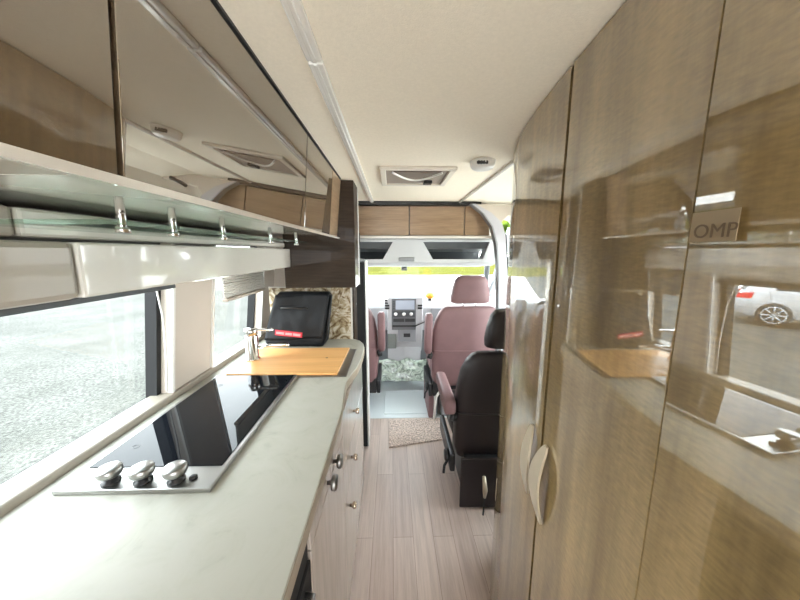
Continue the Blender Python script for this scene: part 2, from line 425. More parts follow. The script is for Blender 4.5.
# boxes below the cabinets: light duct and cassette
def bar(name, x1, y0, y1, z0, z1, mat, label, cat, bev=.006):
    c = empty(name, (x1 - .05, y0, z0), label=label, cat=cat)
    x0 = -.76
    B().box(x0 - x1 + .05, .05, .0, y1 - y0, 0, z1 - z0, bev).build('body', mat, c)
    return c
bar('duct_cover', -.53, -.7, .448, 1.491, 1.534, 'taupe', 'grey taupe duct cover under the cabinets at the left edge of the photo', 'duct cover')
bar('duct_cover', -.53, .452, 1.522, 1.491, 1.534, 'panel_white', 'cream glossy duct cover running behind the glass shelf', 'duct cover')
bar('shelf_box', -.505, -.7, .498, 1.395, 1.486, 'taupe', 'grey taupe lower box with rounded end above the near window', 'storage box', .010)
bar('shelf_box', -.505, .502, 1.522, 1.395, 1.486, 'panel_white', 'long cream lower box above the windows, ending at the dark tall unit', 'storage box', .005)

# glass shelf
g = empty('glass_shelf', (-.42, .75, 1.506), label='green-edged glass shelf on little chrome posts below the overhead cabinets', cat='shelf')
B().box(-.09, .09, -.37, .45, -.003, .003, .001).build('glass_plate', 'shelf_glass', g)
for yy in (.36, .49, .63, .87, 1.10):
    if yy == .36: yy = .40
    bb = B(); bb.tube([(.078, yy - .75, -.012), (.078, yy - .75, .032)], .005, 12); bb.tube([(.078, yy - .75, -.012), (.078, yy - .75, -.005)], .008, 12)
    bb.build('shelf_post', 'chrome', g, True)
for yy in (.46, .60):
    tag(B().lathe([(.0, -.012), (.011, -.012), (.013, -.004), (.013, 0)], 16, Matrix.Translation((-.36, yy, 1.503))).build('cabinet_catch', 'chrome', None, True),
        'small round catch under the glass shelf ' + ('nearer the camera' if yy < .5 else 'further from the camera'), 'catch') if False else None

# window blinds
def blind(y0, y1, z0, label):
    c = empty('window_blind', (wx(z0) + .02, y0, z0), label=label, cat='blind', group='pleated blinds at the two left windows')
    bb = B(); n = 10; h = 1.392 - z0
    for k in range(max(2, int(h / .012))):
        z = .014 + k * .012
        if z + .012 > h: break
        bb.prism([(-.006, z), (.008, z + .006), (-.006, z + .012)], 'y', .005, y1 - y0 - .005)
    bb.build('pleats', 'white_plastic', c)
    B().box(-.010, .016, 0, y1 - y0, 0, .014, .003).build('bottom_rail', 'cab_dark' if z0 > 1.3 else 'panel_beige', c)
    return c
blind(.43, 1.06, 1.346, 'nearly raised pleated blind with dark bottom rail at the near window')
blind(1.40, 1.85, 1.240, 'beige pleated blind partly lowered over the far window')

# ---------------------------------------------------------------- tall dark unit at the end of the worktop
t = empty('tall_cabinet', (-.5, 1.75, 0), label='tall dark brown glossy unit at the far end of the worktop', cat='cabinet')
B().box(-.04, .315, -.225, -.06, 1.29, 1.812, .002).box(-.04, .235, -.06, .28, 1.29, 1.812).build('upper_body', 'dark_wood', t)
B().box(.235, .256, .16, .28, .0, 1.29, .002).build('post', 'dark_wood', t)
B().box(.291, .302, -.18, .28, 1.30, 1.75, .002) if False else None
B().box(.3155, .319, -.068, -.062, 1.29, 1.80).build('edge_strip', 'alu', t)
m = empty('backsplash_panel', (-.5, 1.86, .922), label='brown and cream marbled splash panel standing behind the black bag', cat='panel')
B().box(-.26, .24, -.006, .006, 0, .33).build('board', 'marble', m)
b = B(); b.box(-.26, .25, -.009, .008, .33, .338); b.box(.24, .25, -.009, .008, 0, .33); b.build('edging', 'panel_white', m)

struct('wall_partition', B().box(-.84, -.262, 2.045, 2.07, 0, 1.80), 'panel_beige')
# black partition beside the cab
p_ = empty('partition_panel', (-.215, 2.1, 0), label='tall narrow black partition with a steel front edge between kitchen and driver seat', cat='partition')
B().box(-.035, .024, -.02, .14, .01, 1.40, .006).build('panel', 'rubber', p_)
B().box(.0245, .034, -.005, .14, .0, 1.41, .003).build('edge_profile', 'alu', p_)
B().tube([(-.012, .02, 1.40), (-.012, .02, 1.60)], .006, 10).build('pole', 'cab_dark', p_, True)
B().lathe([(.0, 0), (.030, 0), (.033, .01), (.030, .022), (.0, .026)], 16, Matrix.Translation((-.010, .03, 1.40))).build('cap', 'cab_mid', p_, True)

# ---------------------------------------------------------------- worktop and base cabinets
def worktop():
    c = empty('worktop', (-.5, .6, .885), label='long cream marbled worktop with a rounded far corner, under the windows', cat='worktop')
    pts = [(-.33, -1.35), (.32, -1.35), (.32, .60), (.305, .66)]
    # front edge bulges gently and turns round at the far end
    pts = [(-.33, -1.35), (.322, -1.35), (.322, .0), (.32, .40), (.306, .54), (.301, .62), (.312, .70), (.328, .78), (.336, .88), (.338, 1.02), (.335, 1.10), (.322, 1.17), (.298, 1.225), (.262, 1.262), (.222, 1.275)]
    pts += [(-.33, 1.275)]
    o = B().prism(pts, 'z', 0, .035).build('slab', 'counter', c)
    md = o.modifiers.new('bev', 'BEVEL'); md.width = .003; md.segments = 3; md.limit_method = 'ANGLE'; md.angle_limit = math.radians(50)
    B().strip(pts[1:-1], -.002, .031, .0015).build('edge_band', plain('tan_edging', (.34, .28, .21), .4), c)
    return c
worktop()

def knob(parent, x, y, z, r=.017, mat='chrome', nm='knob'):
    mt = Matrix.Translation((x, y, z)) @ Matrix.Rotation(PI / 2, 4, 'Y')
    return B().lathe([(.006, 0), (.006, .010), (r * .9, .013), (r, .018), (r, .024), (r * .8, .028), (.0, .029)], 20, mt).build(nm, mat, parent, True)

def base_unit(name, y0, y1, label, fronts, cat='cabinet', body='base_wood'):
    """fronts: list of (kind, z0, z1, knob_y or None, knob_z)"""
    c = empty(name, (-.5, y0, 0), label=label, cat=cat)
    L = y1 - y0
    B().box(-.30, .298, .001, L - .001, .03, .883).build('body', body, c)
    for kind, z0, z1, ky, kz, (fa, fb) in fronts:
        d = B().box(.300, .317, fa - y0 + .0015, fb - y0 - .0015, z0, z1, .0015).build(kind, 'base_wood', c)
        if ky is not None: knob(d, .317, ky - y0, kz, .021 if kz > .8 else .014, 'dark_steel' if kz > .8 else 'gold_button')
    return c
base_unit('base_cabinet', .575, 1.0, 'pale glossy base cabinet beside the black oven, two dark metal knobs on its top drawers',
          [('drawer', .813, .880, .751, .834, (.575, .79)), ('drawer', .813, .880, .838, .834, (.79, 1.0)), ('door', .03, .810, None, 0, (.575, 1.0))])
base_unit('base_cabinet', 1.0, 1.72, 'pale glossy base cabinet at the far rounded end, three bronze knobs down its front',
          [('drawer', .665, .880, 1.298, .742, (1.0, 1.72)), ('drawer', .495, .662, 1.193, .584, (1.0, 1.72)), ('drawer', .03, .492, 1.125, .409, (1.0, 1.72))])
c = base_unit('base_cabinet', -1.3, .10, 'pale glossy base cabinet nearest the camera below the worktop edge', [('door', .03, .88, None, 0, (-1.3, .10))])
o = empty('oven', (-.5, .10, 0), label='black built-in oven under the worktop near the bottom edge of the photo', cat='oven')
B().box(-.30, .295, .002, .471, .02, .883).build('body', 'black', o)
B().box(.296, .317, .004, .469, .30, .80, .002).build('door', 'rubber', o)
B().box(.296, .312, .004, .469, .803, .880, .002).build('control_panel', 'rubber', o)
hb = B(); hb.tube([(.318, .05, .77), (.335, .05, .77), (.335, .42, .77), (.318, .42, .77)], .006, 10); hb.build('handle', 'dark_steel', o, True)
B().box(.296, .316, .004, .469, .03, .297, .002).build('drawer', 'base_wood', o)

# ---------------------------------------------------------------- hob
h = empty('gas_hob', (-.60, .95, .9265), label='black glass hob with brushed steel border and three knobs set in the worktop', cat='hob')
B().box(-.178, .178, -.325, .325, -.006, .006, .003).build('frame', 'steel', h)
B().box(-.165, .165, -.250, .318, .0062, .0078).build('glass_top', 'hob_glass', h)
for xx, yy, rr in ((-.10, .22, .008), (-.115, -.17, .008)):
    bb = B(); pts = [(xx + rr * math.cos(k * PI / 16), yy + rr * math.sin(k * PI / 16), .0079) for k in range(33)]; bb.tube(pts, .0007, 4, False)
    bb.build('printed_mark', plain('grey_print', (.12, .12, .12), .5), h)
for xx in (-.068, .007, .084):
    k = B().lathe([(.019, 0), (.019, .004), (.014, .006), (.012, .018)], 24, Matrix.Translation((xx, -.298, .006))).build('knob_skirt', 'black', h, True)
    k2 = B().lathe([(.014, .017), (.023, .019), (.025, .024), (.025, .034), (.022, .038), (.0, .039)], 28, Matrix.Translation((xx, -.298, .006))).build('knob', 'steel', h, True)
B().lathe([(.009, 0), (.009, .005), (.006, .007), (0, .007)], 16, Matrix.Translation((.120, -.292, .006))).build('ignition_button', 'black', h, True)
# sink, board, tap
s_ = empty('sink', (-.49, 1.47, .9202), label='dark steel sink rim showing beside the cutting board', cat='sink')
bb = B()
for (x0, x1, y0, y1) in ((-.27, .285, -.199, -.165), (-.27, .235, .165, .182), (-.27, -.25, -.165, .165), (.235, .285, -.165, .182)): bb.box(x0, x1, y0, y1, -.0, .004, .001)
bb.build('rim', 'dark_steel', s_)
B().box(-.25, .235, -.165, .165, .0, .002).build('cover', 'dark_steel', s_)
cb = empty('cutting_board', (-.50, 1.475, .9245), label='orange-brown wooden cutting board lying over the sink', cat='cutting board')
B().prism([(-.24, -.192), (.252, -.192), (.258, .165), (-.25, .165)], 'z', 0, .012, .002).build('board', 'cut_board', cb)
B().lathe([(.006, .0121), (.006, .0125), (0, .0126)], 12, Matrix.Translation((.165, .0, 0))).build('finger_mark', 'text', cb)
tp = empty('tap', (-.705, 1.47, .9375), label='short chrome mixer tap with a flat lever beside the wooden cutting board', cat='tap')
B().lathe([(.036, 0), (.036, .004), (.030, .007), (.030, .118), (.028, .122), (0, .122)], 28).build('body', 'chrome', tp, True)
B().lathe([(.027, .124), (.031, .127), (.031, .150), (.028, .156), (0, .157)], 28).build('cap', 'chrome', tp, True)
B().box(.0, .115, -.012, .012, .146, .155, .004).build('lever', 'chrome', tp)
B().tube([(.02, .012, .055), (.08, .05, .055), (.15, .06, .055), (.16, .06, .045)], .010, 12).build('spout', 'chrome', tp, True)

# ---------------------------------------------------------------- bag
bg = empty('laptop_bag', (-.575, 1.765, .9205), -.05, label='black nylon bag with a red label standing at the far end of the worktop', cat='bag')
def bag_body():
    secs = []
    for i in range(15):
        t = i / 14; z = .004 + t * .315
        hx = .182 - .022 * t; hy = .062 - .025 * t
        if i == 0: hx -= .012; hy -= .012
        if i == 14: hx -= .015; hy -= .012
        secs.append((z, .06 * t, .0, hx, hy, 7))
    bb = B().loft(secs, 64)
    for v in bb.bm.verts:
        n = noise.noise(v.co * 9) * .014 + noise.noise(v.co * 24) * .005
        v.co.y += n; v.co.z += noise.noise(v.co * 7 + Vector((4, 4, 4))) * .006 * (v.co.z > .05)
    return bb.build('body', 'bag', bg, True)
bag_body()
bb = B()
secs = [(-.068 + 0 * k, 0, 0, 0, 0, 4) for k in range(1)]
fl = bmesh.new(); grid = {}
for i in range(25):
    for j in range(15):
        x = -.172 + .344 * i / 24; t = j / 14; z = .05 + .262 * t
        xx = (x - .0) * (1 - .10 * t) + .058 * t + .008; yy = -.069 + .026 * t - .006 + noise.noise(Vector((x * 9, 3, z * 9))) * .012 - abs(noise.noise(Vector((x * 16 + z * 10, 7, z * 12)))) * .009
        grid[i, j] = fl.verts.new((xx, yy, z + .008 * math.sin(x * 14)))
for i in range(24):
    for j in range(14): fl.faces.new((grid[i, j], grid[i + 1, j], grid[i + 1, j + 1], grid[i, j + 1]))
bb = B(); bb.merge(fl); f = bb.build('flap', 'bag', bg, True); md = f.modifiers.new('s', 'SOLIDIFY'); md.thickness = .006; md.offset = 1
B().tube([(-.055, -.066, .232), (-.05, -.078, .236), (.02, -.080, .238), (.09, -.076, .234), (.095, -.064, .230)], .006, 8).build('handle', 'black', bg, True)
lb = B().box(-.100, .055, -.092, -.083, .066, .096, .001).build('label_patch', 'red', bg)
lb.rotation_euler = (-.05, .10, 0)
for k, (a, w) in enumerate(((-.093, .046), (-.040, .038), (.004, .042))): B().box(a, a + w, -.0932, -.0922, .074, .087, 0).build('print_mark', 'pink', lb)
sp = B().tube([(.222, -.02, .30), (.215, -.04, .2), (.20, -.045, .1), (.182, -.05, .03)], .007, 8).build('strap', 'black', bg, True)

# ---------------------------------------------------------------- wardrobe and bathroom front on the right
ZB, ZT = .0, CEIL - .004
def wall_box(plan, th=.018):
    return plan
wd = empty('wardrobe', (.7, 0, 0), label='glossy tan wardrobe filling the right of the photo, mirroring the kitchen', cat='wardrobe')
B().box(.384 - .7, 1.13 - .7, -.45, .60, .02, ZT).build('body', 'taupe', wd)
B().strip([(.362 - .7, -.45), (.319 - .7, .3190)], .004, ZT, .018).build('door', 'gold_wood', wd)
dd = B().strip([(.318 - .7, .3202), (.3215 - .7, .42), (.3265 - .7, .51), (.333 - .7, .598)], .004, ZT, .018).build('door', 'gold_wood', wd, True)
smooth_by_angle(dd, 30)
# convex bathroom front: integrate the facing angle
pl = [(.335, .610)]; ang = 4.0; y = .610
path = [(.335, .610)]
import itertools
def theta(s_):   # arc length -> degrees
    if s_ < .20: return 4 + 4.3 * (s_ / .20)
    if s_ < .50: return 8.3 + 11 * ((s_ - .20) / .30)
    return 19.3 + 70 * min(1, (s_ - .50) / .40)
s0 = 0; x, y = .335, .610
while s0 < .92:
    th = math.radians(theta(s0)); x += .01 * math.sin(th); y += .01 * math.cos(th); s0 += .01
    path.append((x, y))
bt = empty('bathroom_cubicle', (.8, .9, 0), label='curved glossy tan bathroom cubicle front between the wardrobe and the dark seat', cat='cubicle')
pp = [(a - .8, b_ - .9) for a, b_ in path]
B().strip(pp, .002, ZT, .018).build('curved_door', 'curve_wood', bt, True)
smooth_by_angle(bt.children[0], 30)
inn = [(a + .03, b_ - .01) for a, b_ in pp]
B().prism([(.335 - .8 + .03, -.285)] + [(a + .028 if a < .2 else a, b_ - .03) for a, b_ in pp] + [(.33, pp[-1][1] - .03), (.33, -.285)], 'z', .02, ZT - .002).build('body', 'taupe', bt)

def bow_handle(parent, x, y, z0, z1, dirx, diry, side):
    """crescent pull: a curved blade standing off the door"""
    n = 16; b_ = bmesh.new(); A = []
    for i in range(n + 1):
        t = i / n; z = z0 + (z1 - z0) * t; s = math.sin(PI * t)
        w = .006 + .020 * s ** .7; off = .003 + .016 * s
        row = []
        cx, cy = x + dirx * off, y + diry * off
        # width runs along the door (diry, -dirx)
        ux, uy = -diry, dirx
        for (a, d) in ((-w * 1.7, 0), (w * 1.7, 0), (w * 1.7, .005), (-w * 1.7, .005)):
            sh = -.010 * s * side
            row.append(b_.verts.new((cx + ux * (a * .5 + sh) + dirx * d, cy + uy * (a * .5 + sh) + diry * d, z)))
        A.append(row)
    for i in range(n):
        for k in range(4): b_.faces.new((A[i][k], A[i][(k + 1) % 4], A[i + 1][(k + 1) % 4], A[i + 1][k]))
    b_.faces.new(A[0][::-1]); b_.faces.new(A[-1]); bmesh.ops.recalc_face_normals(b_, faces=b_.faces)
    q = B(); q.merge(b_); o = q.build('handle', 'handle', parent)
    return smooth_by_angle(o, 50)
bow_handle(dd, .3305 - .7, .570, .878, 1.064, -1, .05, 1)
bow_handle(bt.children[0], .338 - .8, .650 - .9, .883, 1.062, -1, .08, -1)

st = empty('marking', (.3192, .297, 1.481), label='small pale patch lettered OMP on the wardrobe door beside its seam', cat='marking')  # thin tan plate with raised letters on the door face
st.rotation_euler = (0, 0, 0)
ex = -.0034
B().box(ex, ex + .0008, -.024, .020, -.001, .029).build('backing', 'marking', st)
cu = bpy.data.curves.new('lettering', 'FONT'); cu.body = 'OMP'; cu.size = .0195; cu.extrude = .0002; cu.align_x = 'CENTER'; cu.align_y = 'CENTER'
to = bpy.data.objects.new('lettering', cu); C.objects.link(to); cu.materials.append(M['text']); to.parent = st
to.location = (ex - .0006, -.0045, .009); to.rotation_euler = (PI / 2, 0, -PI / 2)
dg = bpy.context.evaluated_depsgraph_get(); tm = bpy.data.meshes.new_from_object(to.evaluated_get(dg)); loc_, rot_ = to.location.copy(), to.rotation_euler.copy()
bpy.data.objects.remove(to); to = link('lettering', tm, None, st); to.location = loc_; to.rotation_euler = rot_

# ---------------------------------------------------------------- seats
def make_seat(loc, rz, label, mat, arms=(-1, 1), arms_up=False, arm_mat=None, w=.27, cat='seat', group=None, hr=.135, base='tower', recline=.10):
    s = empty('captain_seat', loc, rz, label=label, cat=cat, group=group)
    # backrest: root at y=0 at its rear foot; leans back (towards -y) with height
    secs = []
    prof = [(.28, .80, .04), (.30, .92, .06), (.36, .98, .07), (.50, 1.0, .07), (.62, 1.0, .068), (.74, .99, .064), (.84, .93, .058), (.90, .84, .05), (.935, .74, .038), (.95, .64, .02)]
    for z, k, d in prof: secs.append((z, 0, .11 - (z - .3) * recline * 1.6, w * k, d, 4.5))
    bk = B().loft(secs, 44).build('backrest', mat, s, True)
    z = .60; yb = .11 - (z - .3) * recline * 1.6
    pts = [(w * 1.002 * math.cos(a) * (1 if abs(math.cos(a)) < 1 else 1), yb + .070 * math.copysign(abs(math.sin(a)) ** .444, math.sin(a)), z) for a in [PI + PI * k / 20 for k in range(21)]]
    pts = [(math.copysign(abs(math.cos(a)) ** .444, math.cos(a)) * w, p[1], z) for a, p in zip([PI + PI * k / 20 for k in range(21)], pts)]
    B().tube(pts, .005, 6).build('seam_piping', mat, bk, True)
    # headrest
    yh = .11 - (1.0 - .3) * recline * 1.6
    secs = [(.975, 0, yh, hr * .80, .030, 4), (.985, 0, yh, hr * 1.0, .045, 4), (1.02, 0, yh, hr * 1.02, .052, 4), (1.09, 0, yh - .008, hr * .96, .052, 4), (1.15, 0, yh - .014, hr * .84, .046, 4), (1.175, 0, yh - .016, hr * .70, .034, 4), (1.185, 0, yh - .016, hr * .5, .018, 4)]
    hd = B().loft(secs, 36).build('headrest', mat, s, True)
    for sx in (-.05, .05): B().tube([(sx, yh + .01, .93), (sx, yh, .99)], .007, 8).build('headrest_post', 'chrome', s, True)
    # cushion
    secs = [(.09, 0, .40, w * .86, .055, 4), (.11, 0, .40, w * .95, .07, 4), (.35, 0, .40, w * .98, .075, 4), (.52, 0, .405, w * .98, .078, 4), (.59, 0, .40, w * .93, .065, 4), (.615, 0, .395, w * .85, .045, 4)]
    B().loft(secs, 40, 'y').build('cushion', mat, s, True)
    for sx in arms:
        if arms_up:
            a = B().loft([(.58, 0, .0, .020, .03, 4), (.60, 0, .0, .030, .045, 4), (.75, 0, -.02, .031, .045, 4), (.88, 0, -.04, .030, .042, 4), (.90, 0, -.045, .02, .03, 4)], 24).build('armrest', mat, s, True)
            a.location = (sx * (w + .035), .03, 0)
            B().tube([(sx * w, .04, .55), (sx * (w + .03), .04, .56)], .028, 14).build('armrest_pivot', 'black', s, True)
            continue
        a = B().loft([(-.02, 0, .63, .026, .03, 4), (.0, 0, .63, .033, .045, 4), (.20, 0, .635, .034, .040, 4), (.38, 0, .64, .032, .034, 4), (.41, 0, .64, .024, .024, 4)], 24, 'y').build('armrest', arm_mat or mat, s, True)
        a.location = (sx * (w + .035), .02, 0)
        B().tube([(sx * (w + .0), .04, .56), (sx * (w + .03), .04, .57)], .028, 14).build('armrest_pivot', 'black', s, True)
    # recline wheel, base
    for sx in (-1, 1):
        B().box(sx * (w - .012), sx * (w + .018) , .06, .50, .20, .31, .008).build('side_shield', 'black', s) if sx < 0 else B().box(w - .012, w + .018, .06, .50, .20, .31, .008).build('side_shield', 'black', s)
    B().lathe([(.034, 0), (.036, .006), (.036, .018), (.028, .024), (0, .024)], 24, Matrix.Translation((-w - .018, .13, .26)) @ Matrix.Rotation(-PI / 2, 4, 'Y')).build('recline_wheel', 'black', s, True)
    B().tube([(-w - .02, .12, .24), (-w - .045, .10, .21), (-w - .05, .09, .17)], .008, 8).build('lever', 'black', s, True)
    if base == 'tower':
        B().box(-w * .72, w * .72, .02, .50, .0, .26, .015).build('pedestal', 'black', s)
        B().box(-w * .8, w * .8, .015, .52, .26, .33, .01).build('slide_frame', 'black', s)
        B().box(-w * .88, w * .88, -.0, .012, .02, .33, .004).build('skirt', mat, s)
    else:
        B().box(-w * .65, w * .65, .10, .48, .0, .20, .01).build('pedestal', 'cab_mid', s)
        B().box(-w * .95, w * .95, .06, .56, .20, .335, .01).build('slide_frame', 'black', s)
        B().box(-w * 1.05, -w * .9, .08, .50, .0, .22, .01).build('side_panel', mat, s)
        B().tube([(-w * .9, .05, .0), (-w * .85, .05, .2), (-w * .6, .06, .30)], .012, 8).build('belt_stalk', 'alu', s, True)
    return s
make_seat((.615, 1.50, 0), -.02, 'leather seat with shade painted into its colour, beside the curved cubicle', 'shaded_leather', arms=(-1,), arm_mat='mauve', w=.265, hr=.13, cat='seat')  # armrest takes the lighter leather to show window light on it
near = [o for o in C.objects if o.name == 'captain_seat'][0]
B().tube([(-.125, -.075, .28), (-.12, -.09, .21), (-.115, -.07, .15)], [.009, .014, .008], 8).build('belt_tongue', 'handle', near, True)
B().tube([(-.115, -.07, .15), (-.115, -.06, .03)], .005, 8).build('belt_stalk', 'black', near, True)
f1 = make_seat((.632, 2.40, 0), 0, 'mauve leather front passenger seat right of the dashboard console', 'mauve', w=.285, arms_up=True, hr=.148, base='swivel')
f1.scale = (1.04, 1.0, 1.085)
f2 = make_seat((-.425, 2.47, 0), 0, 'mauve leather driver seat partly hidden by the black partition', 'mauve', w=.285, arms_up=True, hr=.148, base='swivel')
f2.scale = (1.04, 1.0, 1.085)
B().box(.0, .02, 0, .02, 0, .02) if False else None

# ---------------------------------------------------------------- mats
mt_ = B().prism([(-.035, 2.43), (.46, 2.46), (.40, 2.16), (-.03, 2.07)], 'z', .001, .012, .002).build('floor_mat', 'mat', None)
tag(mt_, 'beige speckled floor mat in the aisle before the grey cab floor', 'mat')

# ---------------------------------------------------------------- cab
struct('trim_7', B().box(-.24, .72, 2.16, 2.26, 1.565, 1.584, .004), 'panel_white')
def cab_cupboard(x0, x1, label):
    c = empty('cab_cupboard', ((x0 + x1) / 2, 2.2, 1.585), label=label, cat='cabinet', group='oak cupboards over the cab'); hw = (x1 - x0) / 2
    B().box(-hw, hw, .0, .40, 0, .205).build('body', 'taupe', c)
    B().box(-hw + .002, hw - .002, -.018, -.001, .003, .203, .0015).build('door', 'cab_wood', c)
    return c
cab_cupboard(-.60, .122, 'oak cab cupboard left of centre, nearest the dark tall unit')
cab_cupboard(.125, .515, 'oak cab cupboard in the middle over the windscreen')
cab_cupboard(.518, .70, 'oak cab cupboard at the right beside the curved door frame')
# header shelf with two dark pockets
hd = empty('cab_header', (.12, 2.3, 1.38), label='grey moulded cab header with two dark storage pockets above the windscreen', cat='header')
b = B()
b.prism([(0, .115), (.0, .19), (.62, .19), (.62, -.02), (.52, -.03), (.46, .09)], 'x', -1.0, .68)
b.build('back_shell', 'cab_dark', hd)
b = B(); b.box(-1.0, .68, -.02, .06, .165, .185, .004)
b.prism([(-.11, .17), (.11, .17), (.19, .035), (-.19, .035)], 'y', -.02, .10)
b.prism([(-.62, .17), (-.40, .17), (-.36, .035), (-.62, .035)], 'y', -.02, .10) if False else None
b.prism([(.62, .17), (.68, .17), (.68, .035), (.57, .035)], 'y', -.02, .10)
b.prism([(-1.0, .17), (-.62, .17), (-.62, .035), (-1.0, .035)], 'y', -.02, .10)
b.prism([(-.02, .036), (.10, .005), (.50, -.03), (.50, -.045), (.08, -.015), (-.02, .012)], 'x', -1.0, .68)
b.build('front_shell', 'cab_grey', hd)
B().box(-.07, .05, -.03, -.02, .02, .05, .004).build('reading_lamp', 'cab_mid', hd)
bb = B()
mr = empty('rear_view_camera', (.115, 2.88, 1.33), label='small dark mirror-mounted camera at the top of the windscreen', cat='camera')
B().box(-.028, .028, -.015, .01, -.035, .0, .005).build('housing', 'cab_mid', mr)
B().tube([(0, 0, 0), (0, .02, .035)], .010, 10).build('mount', 'black', mr, True)
B().lathe([(.011, 0), (.009, .004), (0, .004)], 14, Matrix.Translation((0, -.015, -.012)) @ Matrix.Rotation(PI / 2, 4, 'X')).build('lens', 'black_gloss', mr, True)
for sx, w_, lab in ((-1, 'left', 'folded grey sun visor over the driver side of the windscreen'), (1, 'right', 'folded grey sun visor over the passenger side of the windscreen')):
    xc = .12 + sx * .42
    vv = empty('sun_visor', (xc, 3.05, 1.345), label=lab, cat='sun visor', group='sun visors')
    B().box(-.22, .22, -.10, .03, .0, .016, .006).build('flap', 'cab_grey', vv)
# windscreen
ws = struct('window_4', B().tube([(-.86, 3.50, .90), (-.72, 3.00, 1.52)], .028, 10).tube([(1.10, 3.50, .90), (.96, 3.00, 1.52)], .028, 10).box(-.86, 1.10, 3.44, 3.52, .87, .90), 'cab_dark')
g = bmesh.new(); vs = [g.verts.new(p) for p in ((-.86, 3.50, .90), (1.10, 3.50, .90), (.96, 3.00, 1.52), (-.72, 3.00, 1.52))]; g.faces.new(vs)
q = B(); q.merge(g); pn = q.build('pane', 'pane', ws); md = pn.modifiers.new('s', 'SOLIDIFY'); md.thickness = .004
# front bulkhead and cab door panels
struct('wall_front', B().box(-.92, 1.16, 3.50, 3.56, -.05, .90), 'cab_mid')
struct('wall_cab_roof', B().prism([(2.16, CEIL), (2.7, 1.80), (3.0, 1.56), (3.04, 1.58), (2.72, 1.85), (2.16, CEIL + .04)], 'x', -.95, .98), 'panel_beige')
for sx, nm, nm2 in ((-1, 'door_1', 'window_5'), (1, 'door_2', 'window_6')):
    X0 = .13 + sx * .97; X1 = X0 + sx * .05
    a, c_ = min(X0, X1), max(X0, X1)
    y0 = 2.1 if sx < 0 else 2.42
    d = B(); d.box(a, c_, y0, 3.5, -.04, .88); d.prism([(y0, .88), (y0 + .12, .88), (y0 + .12, 1.8), (y0, 1.8)], 'x', a, c_)
    if sx < 0: d.prism([(y0 + .12, 1.64), (2.85, 1.64), (2.75, 1.8), (y0 + .12, 1.8)], 'x', a, c_)
    d.prism([(3.5, .88), (3.42, .88), (2.85, 1.64), (2.9, 1.7)], 'x', a, c_)
    dr = struct(nm, d, 'cab_mid')
    B().prism([(y0 + .12, .88), (3.42, .88), (2.85, 1.64), (y0 + .12, 1.64)], 'x', (a + c_) / 2 - .002, (a + c_) / 2 + .002).build('pane', 'pane', dr)
# curved door frame pillar on the right
outer = [(.575, 1.812), (.665, 1.745), (.735, 1.655), (.775, 1.53), (.80, 1.34), (.812, 1.10), (.83, .60), (.84, .0)]
inner = [(.60, 1.812), (.72, 1.75), (.80, 1.68), (.83, 1.60), (.858, 1.34), (.870, 1.10), (.90, .60), (.92, 0)]
K = .945
def pk(p): return (p[0] * K, EYE + (p[1] - EYE) * K)
outer = [pk(p) for p in outer]; inner = [pk(p) for p in inner]
struct('trim_8', B().prism(outer + inner[::-1], 'y', 2.10, 2.155), 'panel_lavender')
struct('trim_11', B().prism([(a + .002, z) for a, z in inner[3:]] + [(a + .016, z) for a, z in inner[3:]][::-1], 'y', 2.12, 2.15), 'rubber')
struct('trim_9', B().prism([(a - .010, z) for a, z in outer] + outer[::-1], 'y', 2.095, 2.155), 'cab_mid')
struct('trim_10', B().prism([inner[0], inner[1], inner[2], (.80, 1.72), (1.0, 1.73), (1.13, 1.73), (1.13, 1.79), (.7, 1.79)], 'y', 2.115, 2.15), 'panel_beige')
gt = empty('grab_handle', (.87, 2.03, 1.715), label='dark grab handle above the side window beside the curved door frame', cat='grab handle')
B().tube([(-.035, .03, -.01), (-.03, .0, .0), (.04, .0, .02), (.05, .03, .02)], .012, 10).build('grip', 'black', gt, True)

# dashboard
ds = empty('dashboard', (.12, 3.2, .55), label='grey dashboard with central console and screen below the windscreen', cat='dashboard')
B().prism([(-.02, .32), (.0, .40), (.10, .43), (.29, .39), (.29, .05), (.08, .05)], 'x', -1.0, 1.02, .01).build('top_shell', 'cab_grey', ds)
B().prism([(-.155, .455), (-.15, .45), (-.10, .47), (.02, .45), (.1, .40), (.1, -.16), (-.02, -.16), (-.10, .05)], 'x', -.17, .20, .008).build('console', 'cab_grey', ds)
def on_console(name, x0, x1, z0, z1, mat, y0=-.158, par=None, d=.012): return B().box(x0, x1, y0, y0 + d, z0, z1, .002).build(name, mat, par or ds)
on_console('bezel', -.125, .125, .12, .445, plain('charcoal_bezel', (.13, .135, .14), .4), -.165)
on_console('screen', -.085, .108, .335, .43, plain('lcd_screen', (.35, .40, .48), .15), -.172)
for k in range(4): on_console('button', -.115, -.096, .338 + k * .024, .354 + k * .024, 'cab_dark', -.172)
on_console('radio_panel', -.115, .115, .255, .32, 'cab_dark', -.172)
for xx in (-.085, .0, .075): B().lathe([(.018, 0), (.016, .012), (0, .012)], 18, Matrix.Translation((xx, -.172, .288)) @ Matrix.Rotation(PI / 2, 4, 'X')).build('dial', 'alu', ds, True)
on_console('switch_row', -.11, .005, .205, .24, 'black', -.172); on_console('switch_row', .012, .115, .205, .24, 'black', -.172)
on_console('tray', -.12, .125, .150, .172, 'black', -.172)
for xx in (-.20, .14):
    vt = on_console('air_vent', xx + .0, xx + .055, .33, .44, 'cab_grey', -.14)
    for k in range(4): B().box(xx + .004, xx + .051, -.146, -.139, .335 + k * .027, .354 + k * .027).build('slat', 'black', vt)
on_console('ashtray_panel', -.06, .13, -.02, .14, 'cab_mid', -.125, d=.10)
on_console('ashtray_slot', .0, .07, .03, .07, 'black', -.130)
on_console('cup_tray', -.17, -.08, -.10, .06, plain('olive_grey_plastic', (.20, .22, .20), .5), -.11, d=.1)
